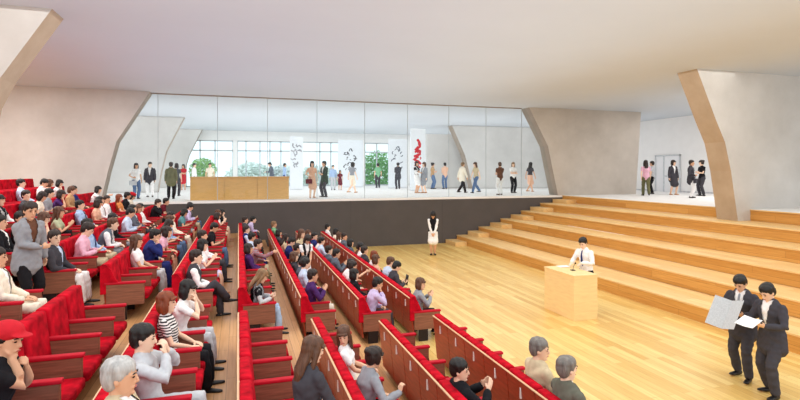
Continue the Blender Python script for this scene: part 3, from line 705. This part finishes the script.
for a in sorted(AUD, key=lambda q: -q[2]):
    row, px, py, pose, hair, fit = a[:6]
    free = [s for s in seats_of[row] if (row, s[0], s[1]) not in taken]
    blk, k, y = min(free, key=lambda s: seat_cost(row, s[2], px, py))
    taken[(row, blk, k)] = True
    if blk == 2 or k < 3: y = min((y + .013 * i for i in range(-9, 10)), key=lambda q: seat_cost(row, q, px, py))
    gx_, gy_, dd = project(Vector((ROWX[row] + .25, y, ROWZ[row] + 1.17)))
    if '--dbg' in __import__('sys').argv: print('AUD', row, blk, k, (px, py), (round(gx_), round(gy_)))
    lab = 'person in %s, %s, %s row from stage, %s from %saisle' % (phrase(fit), PH[pose], ordn[row], ordn[k], 'near-block ' if blk == 2 else '')
    if len(lab.split()) > 16: lab = lab.replace(' and ', ', ').replace('hands at face', 'hands raised').replace('near-block ', 'near ').replace('reaching forward', 'reaching').replace('leaning forward', 'leaning').replace('hand at chin', 'musing').replace('legs crossed', 'seated')
    if len(lab.split()) > 16: lab = lab.replace(phrase(fit), phrase(fit).split(' over ')[0])
    who = person((ROWX[row] + .01, y, ROWZ[row] - .025), R(random.uniform(-5, 5)), pose, hair, fit, lab, 1.88 if hair == 'short g' else 1.82 if hair == 'short w' else 1.73 if hair.split()[0] not in FEMH else 1.67, 'seated audience', near=dd < 12,
           shoes='black' if 'skirt' not in fit else 'tan')
    if (row, px) in ((0, 391), (7, 57)): HOLD[(row, px)] = who
for row in range(11):
    for blk, k, y in seats_of[row]:
        seat(row, blk, k, last_far=(k == (NS1 - 1 if blk == 1 else 0)), taken=(row, blk, k) in taken)

def standing(px, py_feet, z, *a, py_head=None, face=0, **kw):
    """feet at a pixel on the floor of height z"""
    p = at_z(px, py_feet, z)
    if py_head is not None:
        d = (p - CAMP).dot(FW); kw['height'] = min(1.9, max(1.0, (py_feet - py_head) / F_PX * d))
    return person(p, R(face), *a, **kw)
# people standing in the hall
p = Vector((-3.2, 9.55, 1.3))
person(p, R(-35), 'belly', 'short d', 'jacket grey, top brown, trousers black', 'person in grey jacket standing in the cross aisle, hand at waist', 1.80, near=True)
person((.58, 4.75, .5), R(25), 'gather', 'long b', 'jacket charcoal, top black, trousers black', 'person in charcoal jacket standing behind the third row of near block', 1.56, near=True, fem=True)
person((1.75, 14.6, .2), R(-70), 'bow', 'bob d', 'vest black, blouse white, skirt white', 'person in white dress and black vest standing among the third row seats', 1.66)
person((1.78, 15.6, .2), R(-40), 'stand', 'long b', 'blouse beige, skirt white', 'person in beige blouse standing behind the one in white dress', 1.64)
# stage
person(at_z(433, 255, 0), R(-110), 'bow', 'bob k', 'bodice black, shirt white, skirt white', 'person in black vest and white skirt bowing alone before dark wall', 1.92, near=False)
person((8.72, 11.45, 0), R(195), 'speak', 'short k', 'shirt white, tie navy, trousers black', 'person in white shirt and dark tie speaking behind the wooden lectern', 1.86, near=True)
A1 = person((8.36, 6.75, 0), R(-166), 'paper', 'short k', 'jacket charcoal, shirt white, tie grey, trousers charcoal', 'person in dark suit facing forward and reading a newspaper by the steps', 1.80, near=True)
A2 = person(at_z(770, 396, 0) + V((.05, 0, 0)), R(178), 'paper', 'short k', 'jacket charcoal, shirt white, trousers charcoal', 'person in dark suit seen from the side reading white sheets', 1.80, near=True)

# lectern, paper, microphone
e = tag(empty('lectern', (8.0, 11.15, 0)), 'plain blond wood lectern standing on the stage floor', 'lectern')
obj('body', bx((-.33, -.63, 0), (.33, .63, 1.05), .004), M_POD, e)
obj('top', bx((-.34, -.64, 1.05), (.34, .64, 1.09), .006), M_POD, e)
bm = nb()
for i in range(3): box(bm, (8.0 + .01 * i, 11.55 - .02 * i, 1.0905 + .004 * i), (8.28 + .01 * i, 11.76 - .02 * i, 1.094 + .004 * i))
tag(obj('paper_stack', bm, M_PAPER), 'white sheets lying on the far end of the lectern top', 'paper')
e = tag(empty('microphone', (8.05, 11.1, 1.09)), 'small black desk microphone on the lectern top', 'microphone')
obj('base', bx((-.05, -.05, 0), (.05, .05, .02), .008), M_BLACK, e)
bm = nb(); tube(bm, [V((0, 0, .01)), V((.02, 0, .1)), V((.07, .01, .16))], [.006, .006, .006], V((0, 1, 0)), 8); obj('stem', bm, M_BLACK, e)
bm = nb(); ball(bm, (.085, .012, .175), .022); obj('head', bm, M_BLACK, e)
def sheet(name, root, w, h, off, tilt, fold, mat, label, cat):
    """a held sheet, slightly folded along its middle"""
    bm = nb(); vs = []
    for i in range(7):
        u = -w / 2 + w * i / 6; x = abs(u) * fold
        vs.append([bm.verts.new((x + .003 * s, u, v)) for s in (0, 1) for v in (-h / 2, h / 2)])
    for a, b in zip(vs, vs[1:]):
        bm.faces.new((a[0], b[0], b[1], a[1])); bm.faces.new((a[2], a[3], b[3], b[2])); bm.faces.new((a[1], b[1], b[3], a[3])); bm.faces.new((a[0], a[2], b[2], b[0]))
    bm.faces.new((vs[0][0], vs[0][1], vs[0][3], vs[0][2])); bm.faces.new((vs[-1][0], vs[-1][2], vs[-1][3], vs[-1][1]))
    o = obj(name, bm, mat); tag(o, label, cat)
    bpy.context.view_layer.update()
    o.matrix_world = root.matrix_world @ Matrix.Translation(off) @ Matrix.Rotation(R(tilt), 4, 'Y')
    return o
M_NEWS = plain('newsprint', '#b9bcbe', .8, .14, 60)
sheet('newspaper', A1, .44, .52, (.46, -.03, 1.12), -38, .45, M_NEWS, 'open grey newspaper held by the person in the dark suit', 'newspaper')
sheet('paper', A2, .30, .22, (.46, 0, 1.16), -62, .1, M_PAPER, 'white sheets held by the person seen from the side', 'paper')
# tablet in the front row
bm = bx((-.006, -.09, -.13), (.006, .09, .13), .004)
o = tag(obj('tablet', bm, M_BLACK), 'black tablet held upright by a person in the front row', 'tablet')
bpy.context.view_layer.update()
o.matrix_world = HOLD[(0, 391)].matrix_world @ Matrix.Translation((.655, 0, .80)) @ Matrix.Rotation(R(8), 4, 'Y')
e = tag(empty('handbag', (0, 0, 0)), 'black handbag lying on the lap of the person in sage green', 'handbag')
e.matrix_world = HOLD[(7, 57)].matrix_world @ Matrix.Translation((.44, 0, .60))
obj('bag_body', bx((-.08, -.17, -.03), (.10, .17, .13), .03, 3), cloth('black'), e)
bm = nb(); tube(bm, [V((0, -.10, .12)), V((0, -.06, .20)), V((0, 0, .22)), V((0, .06, .20)), V((0, .10, .12))], [.008] * 5, V((1, 0, 0)), 8); obj('handle', bm, cloth('black'), e)

# ------------------------------------------------------------------ lobby
e = tag(empty('reception_counter', (0, 25.4, LZ)), 'long blond wood reception counter behind the glass', 'counter')
cxa, cxb = at_y(190, 188, 24.6).x, at_y(289, 188, 24.6).x
n = 3
for i in range(n):
    a = cxa + (cxb - cxa) * i / n; b = cxa + (cxb - cxa) * (i + 1) / n
    o = obj('front_panel', bx((a + .006, 24.6, LZ), (b - .006, 24.66, LZ + 1.0), .004), M_BLOND, e); o.location = -e.location
o = obj('counter_body', bx((cxa + .02, 24.665, LZ), (cxb - .02, 25.2, LZ + .98)), M_BLOND, e); o.location = -e.location
o = obj('countertop', bx((cxa - .02, 24.56, LZ + 1.0), (cxb + .02, 25.3, LZ + 1.05), .008), M_BLOND, e); o.location = -e.location

def art(bm, x0, x1, z0, z1, y, n, kind):
    for _ in range(n):
        x = random.uniform(x0, x1); z = random.uniform(z0, z1); s = random.uniform(.04, .12)
        a = random.uniform(0, 3.1)
        pts = []
        for k in range(4):
            pts.append(V((x + math.cos(a) * s * k, y, z + math.sin(a) * s * k))); a += random.uniform(-.7, .7)
        tube(bm, pts, [(.004, random.uniform(.02, .05)) for _ in pts], V((0, 1, 0)), 8)
def display(px0, px1, d, ztop, col, n, label, th=.2):
    a = at_d(px0, 171, d); b = at_d(px1, 171, d)
    Y = (a.y + b.y) / 2; xa = at_y(px0, 171, Y).x; xb = at_y(px1, 171, Y).x
    e = tag(empty('display_wall', ((xa + xb) / 2, Y, LZ)), label, 'display wall', 'white display walls in the lobby')
    o = obj('panel', bx((xa, Y, LZ), (xb, Y + th, ztop), .01), M_DISP, e); o.location = -e.location
    bm = nb(); w_ = xb - xa
    if col == 'red':
        for _ in range(4): tube(bm, [V((xa + w_ * random.uniform(.3, .6), Y - .002, z)) + V((.05 * q * random.uniform(-1, 1), 0, -.16 * q)) for q in range(5) for z in [LZ + 1.9 + .5 * _]], [(.004, random.uniform(.06, .13)) for q in range(5)], V((0, 1, 0)), 8)
    art(bm, xa + w_ * .2, xb - w_ * .35, LZ + 1.3, ztop - .7, Y - .002, n, 0)
    o = obj('artwork', bm, plain('ink_' + col, PAL[col], .8), e); o.location = -e.location
    return e
display(290, 303, 35.8, 6.0, 'grey', 16, 'narrow white display wall with grey ink marks beside reception counter')
display(338.5, 363, 41.5, 6.1, 'dark grey', 22, 'wide white display wall with grey drawings left of the green tree')
display(389, 408, 39.5, 6.05, 'slate', 16, 'white display wall with grey sprigs right of the green tree')
display(411, 425.5, 34.0, 6.4, 'red', 9, 'white display wall with red brush marks beside grey leaning wall')
struct('wall_lobby', bx((at_y(427, 171, 36.5).x, 36.5, LZ), (at_y(455, 171, 36.5).x + 1.5, 36.8, 6.4)), M_CONC2)

LP = [  # px, feet py, head py, facing (deg), pose, hair, outfit, label, shoes
 (136, 199, 165, -60, 'bag', 'bob d', 'blouse white, trousers denim blue', 'person in white blouse and jeans, leftmost behind the glass'),
 (150, 197, 164, -90, 'standturn', 'short d', 'jacket charcoal, shirt white, trousers white', 'person in dark jacket and white trousers, second from left behind glass'),
 (171, 199, 164, 90, 'stand', 'short d', 'jacket olive, shirt black, trousers black', 'person in olive jacket seen from behind, left of reception counter'),
 (176.5, 196, 165, 80, 'stand', 'bob d', 'top dark grey, trousers charcoal', 'person in dark grey top partly hidden behind olive jacket'),
 (183.5, 190, 166, -100, 'folded', 'bob d', 'dress red', 'person in red dress beyond the left end of the counter'),
 (194, 191, 165, -20, 'stand', 'short k', 'shirt white, trousers grey', 'person in white shirt at the counter left end before the shrub'),
 (210, 191, 165, -90, 'stand', 'short k', 'top cream, trousers beige', 'person in cream top behind counter in front of the shrub'),
 (272, 190, 163, 180, 'speak', 'short k', 'jacket slate, shirt white, trousers charcoal', 'person in slate jacket attending behind the counter right end'),
 (284.5, 188, 165, 0, 'stand', 'short d', 'shirt light blue, trousers navy', 'person in light blue shirt behind the counter rightmost end'),
 (312, 198, 163, -80, 'bag', 'bob k', 'dress peach', 'person in peach dress holding a maroon bag, right of the counter'),
 (324.5, 197, 163, -150, 'folded', 'short k', 'jacket dark green, shirt white, trousers charcoal', 'person in dark green jacket standing next to peach dress'),
 (333, 190, 167, -90, 'stand', 'short k', 'shirt light blue, trousers light grey', 'person in light blue shirt standing between dark green jacket and maroon dress'),
 (340, 190, 172, -90, 'stand', 'bob d', 'dress maroon', 'short person in maroon dress standing behind the dark green jacket'),
 (352, 193, 164, 20, 'walk', 'bob k', 'top grey, skirt cream', 'person in grey top and cream skirt before grey drawings'),
 (378, 188, 165, 90, 'stand', 'short d', 'top green, trousers charcoal', 'person in green top standing before the green tree'),
 (398, 189, 163, 90, 'folded', 'short k', 'jacket charcoal, shirt white, trousers charcoal', 'person in dark suit facing the sprig display wall'),
 (416.5, 193, 163, -60, 'folded', 'bob d', 'cardigan white, top black, skirt white', 'person in white cardigan and skirt below red artwork'),
 (424.5, 193, 164, 200, 'stand', 'bob b', 'jacket grey, top white, skirt grey', 'person in grey skirt suit below red artwork'),
 (432.5, 189, 163, 0, 'folded', 'bun d', 'blouse tan, trousers denim blue', 'person in tan blouse and jeans left of leaning wall'),
 (445, 189, 163, 90, 'folded', 'short k', 'top peach, trousers denim blue', 'person in peach top and jeans by the leaning wall edge'),
 (462, 193, 164, 10, 'walk', 'short l', 'jacket cream, shirt white, trousers black', 'person in cream jacket and black trousers walking right'),
 (476, 193, 164, 190, 'walk', 'long b', 'blouse beige, trousers denim blue', 'person in beige blouse and jeans walking left'),
 (500, 195, 164, 90, 'folded', 'short b', 'top brown, trousers white', 'person in brown top and white trousers behind the glass'),
 (513, 193, 164, -90, 'folded', 'bob l', 'blouse white, trousers black', 'person in white blouse and black trousers behind the glass'),
 (530, 192, 164, 15, 'walk', 'long k', 'top charcoal, skirt peach', 'person in charcoal top and peach skirt walking, rightmost behind glass'),
 (646, 196, 162, 60, 'walk', 'long d', 'blouse pink, trousers olive', 'person in pink blouse and olive trousers above steps, near door'),
 (652.5, 194, 163, 120, 'stand', 'short d', 'top light grey, trousers black', 'person in grey top and black trousers beside pink blouse'),
 (673, 195, 162, -100, 'standturn', 'bob d', 'jacket charcoal, top white, skirt charcoal', 'person in charcoal skirt suit before the white door'),
 (691, 198, 162, -60, 'bag', 'short d', 'jacket charcoal, shirt white, trousers white', 'person in charcoal jacket and white trousers above the steps'),
 (702, 196, 162, 170, 'folded', 'bun d', 'top black, trousers charcoal', 'person in black top beside the near leaning wall'),
]
PROPS = []
for px, fy, hy, face, pose, hair, fit, lab in LP:
    if lab.startswith('person in cream top behind') or 'counter right' in lab or 'counter left end' in lab: pass
    o = standing(px, fy, LZ, pose, hair, fit, lab, py_head=hy - 1.5, face=face, group='visitors in the lobby', shoes='tan' if ('dress' in fit or 'skirt' in fit) else 'black')
    PROPS.append((o, lab, pose, hair))
bpy.context.view_layer.update()
def handbag(o, pose, fem, c, label):
    r = rig(pose, fem); sh, el, wr, hd, pn, s = r['arm'][1]
    e = tag(empty('handbag', (0, 0, 0)), label, 'handbag')
    e.matrix_world = Matrix.Translation(o.matrix_world @ (wr + V((.03, -.02, -.22))))
    e.rotation_euler = o.rotation_euler
    obj('bag_body', bx((-.06, -.15, -.14), (.06, .15, .08), .03, 3), cloth(c), e)
    bm = nb(); tube(bm, [V((0, -.09, .06)), V((0, -.06, .16)), V((0, .0, .20)), V((0, .06, .16)), V((0, .09, .06))], [.008] * 5, V((1, 0, 0)), 8); obj('handle', bm, cloth(c), e)
for o, lab, pose, hair in PROPS:
    if 'peach dress' in lab and 'maroon bag' in lab: handbag(o, pose, True, 'maroon', 'maroon handbag carried by the person in peach dress')
    if 'charcoal jacket and white trousers above' in lab: handbag(o, pose, False, 'charcoal', 'dark handbag carried above the steps beside white trousers')
    if 'leftmost behind the glass' in lab: handbag(o, pose, True, 'light grey', 'light grey bag carried by leftmost person behind glass')

# plants in and beyond the lobby
def leafmat(n, c): return plain('leaf_' + n, c, .6, .35, 3)
def tree(name, label, cat, base, h, r, n, mat, trunk_h, leaf=.22, group=None):
    e = tag(empty(name, base), label, cat, group)
    bm = nb(); rnd = random.Random(int(base[0] * 100) + n)
    for _ in range(n):
        while True:
            q = V((rnd.uniform(-1, 1), rnd.uniform(-1, 1), rnd.uniform(-1, 1)))
            if .35 < q.length < 1: break
        c = V((q.x * r, q.y * r, trunk_h + (h - trunk_h) / 2 + q.z * (h - trunk_h) / 2))
        u = V((rnd.gauss(0, 1), rnd.gauss(0, 1), rnd.gauss(0, .6))).normalized() * leaf * rnd.uniform(.5, 1.1); v = u.orthogonal().normalized() * leaf * .4
        k = [bm.verts.new(c + x) for x in (-u, v - u * .1 + V((0, 0, .02)), u, -v - u * .1 + V((0, 0, .02)))]; bm.faces.new(k)
    me = bpy.data.meshes.new('foliage'); bm.to_mesh(me); bm.free(); obj('foliage', me, mat, e)
    bm = nb(); tube(bm, [V((0, 0, 0)), V((.03, 0, trunk_h * .6)), V((0, .04, trunk_h + (h - trunk_h) * .5))], [.09, .07, .03], V((0, 1, 0)), 8); obj('trunk', bm, plain('bark', '#6a5645', .9, .2), e)
b0 = at_z(203, 188.5, LZ)
tree('leafy_shrub', 'green leafy shrub standing behind the left half of the counter', 'plant', b0, 2.3, 1.0, 1200, leafmat('mid', '#8dbd78'), .4, .13)
b0 = at_d(378, 190, 50.5); b0.z = 0
tree('green_tree', 'bright green leafy tree outside the narrow lobby window', 'tree', b0, 5.6, 1.9, 1800, leafmat('bright', '#84ba70'), .8, .24)
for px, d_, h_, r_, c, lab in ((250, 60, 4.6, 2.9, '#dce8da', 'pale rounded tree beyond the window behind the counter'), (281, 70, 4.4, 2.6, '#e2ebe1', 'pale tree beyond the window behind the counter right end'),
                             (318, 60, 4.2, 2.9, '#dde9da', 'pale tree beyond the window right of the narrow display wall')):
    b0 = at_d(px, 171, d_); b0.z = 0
    tree('distant_tree', lab, 'tree', b0, h_, r_, 1800, leafmat('pale' + str(px), c), .4, .35, 'pale trees outside the lobby')  # near-white leaf colours have the bright outdoor haze put into them
struct('floor_outside', bx((-60, 46, -.3), (60, 110, -.02)), plain('pale_paving', '#d5d8d2', .9, .05, .5))
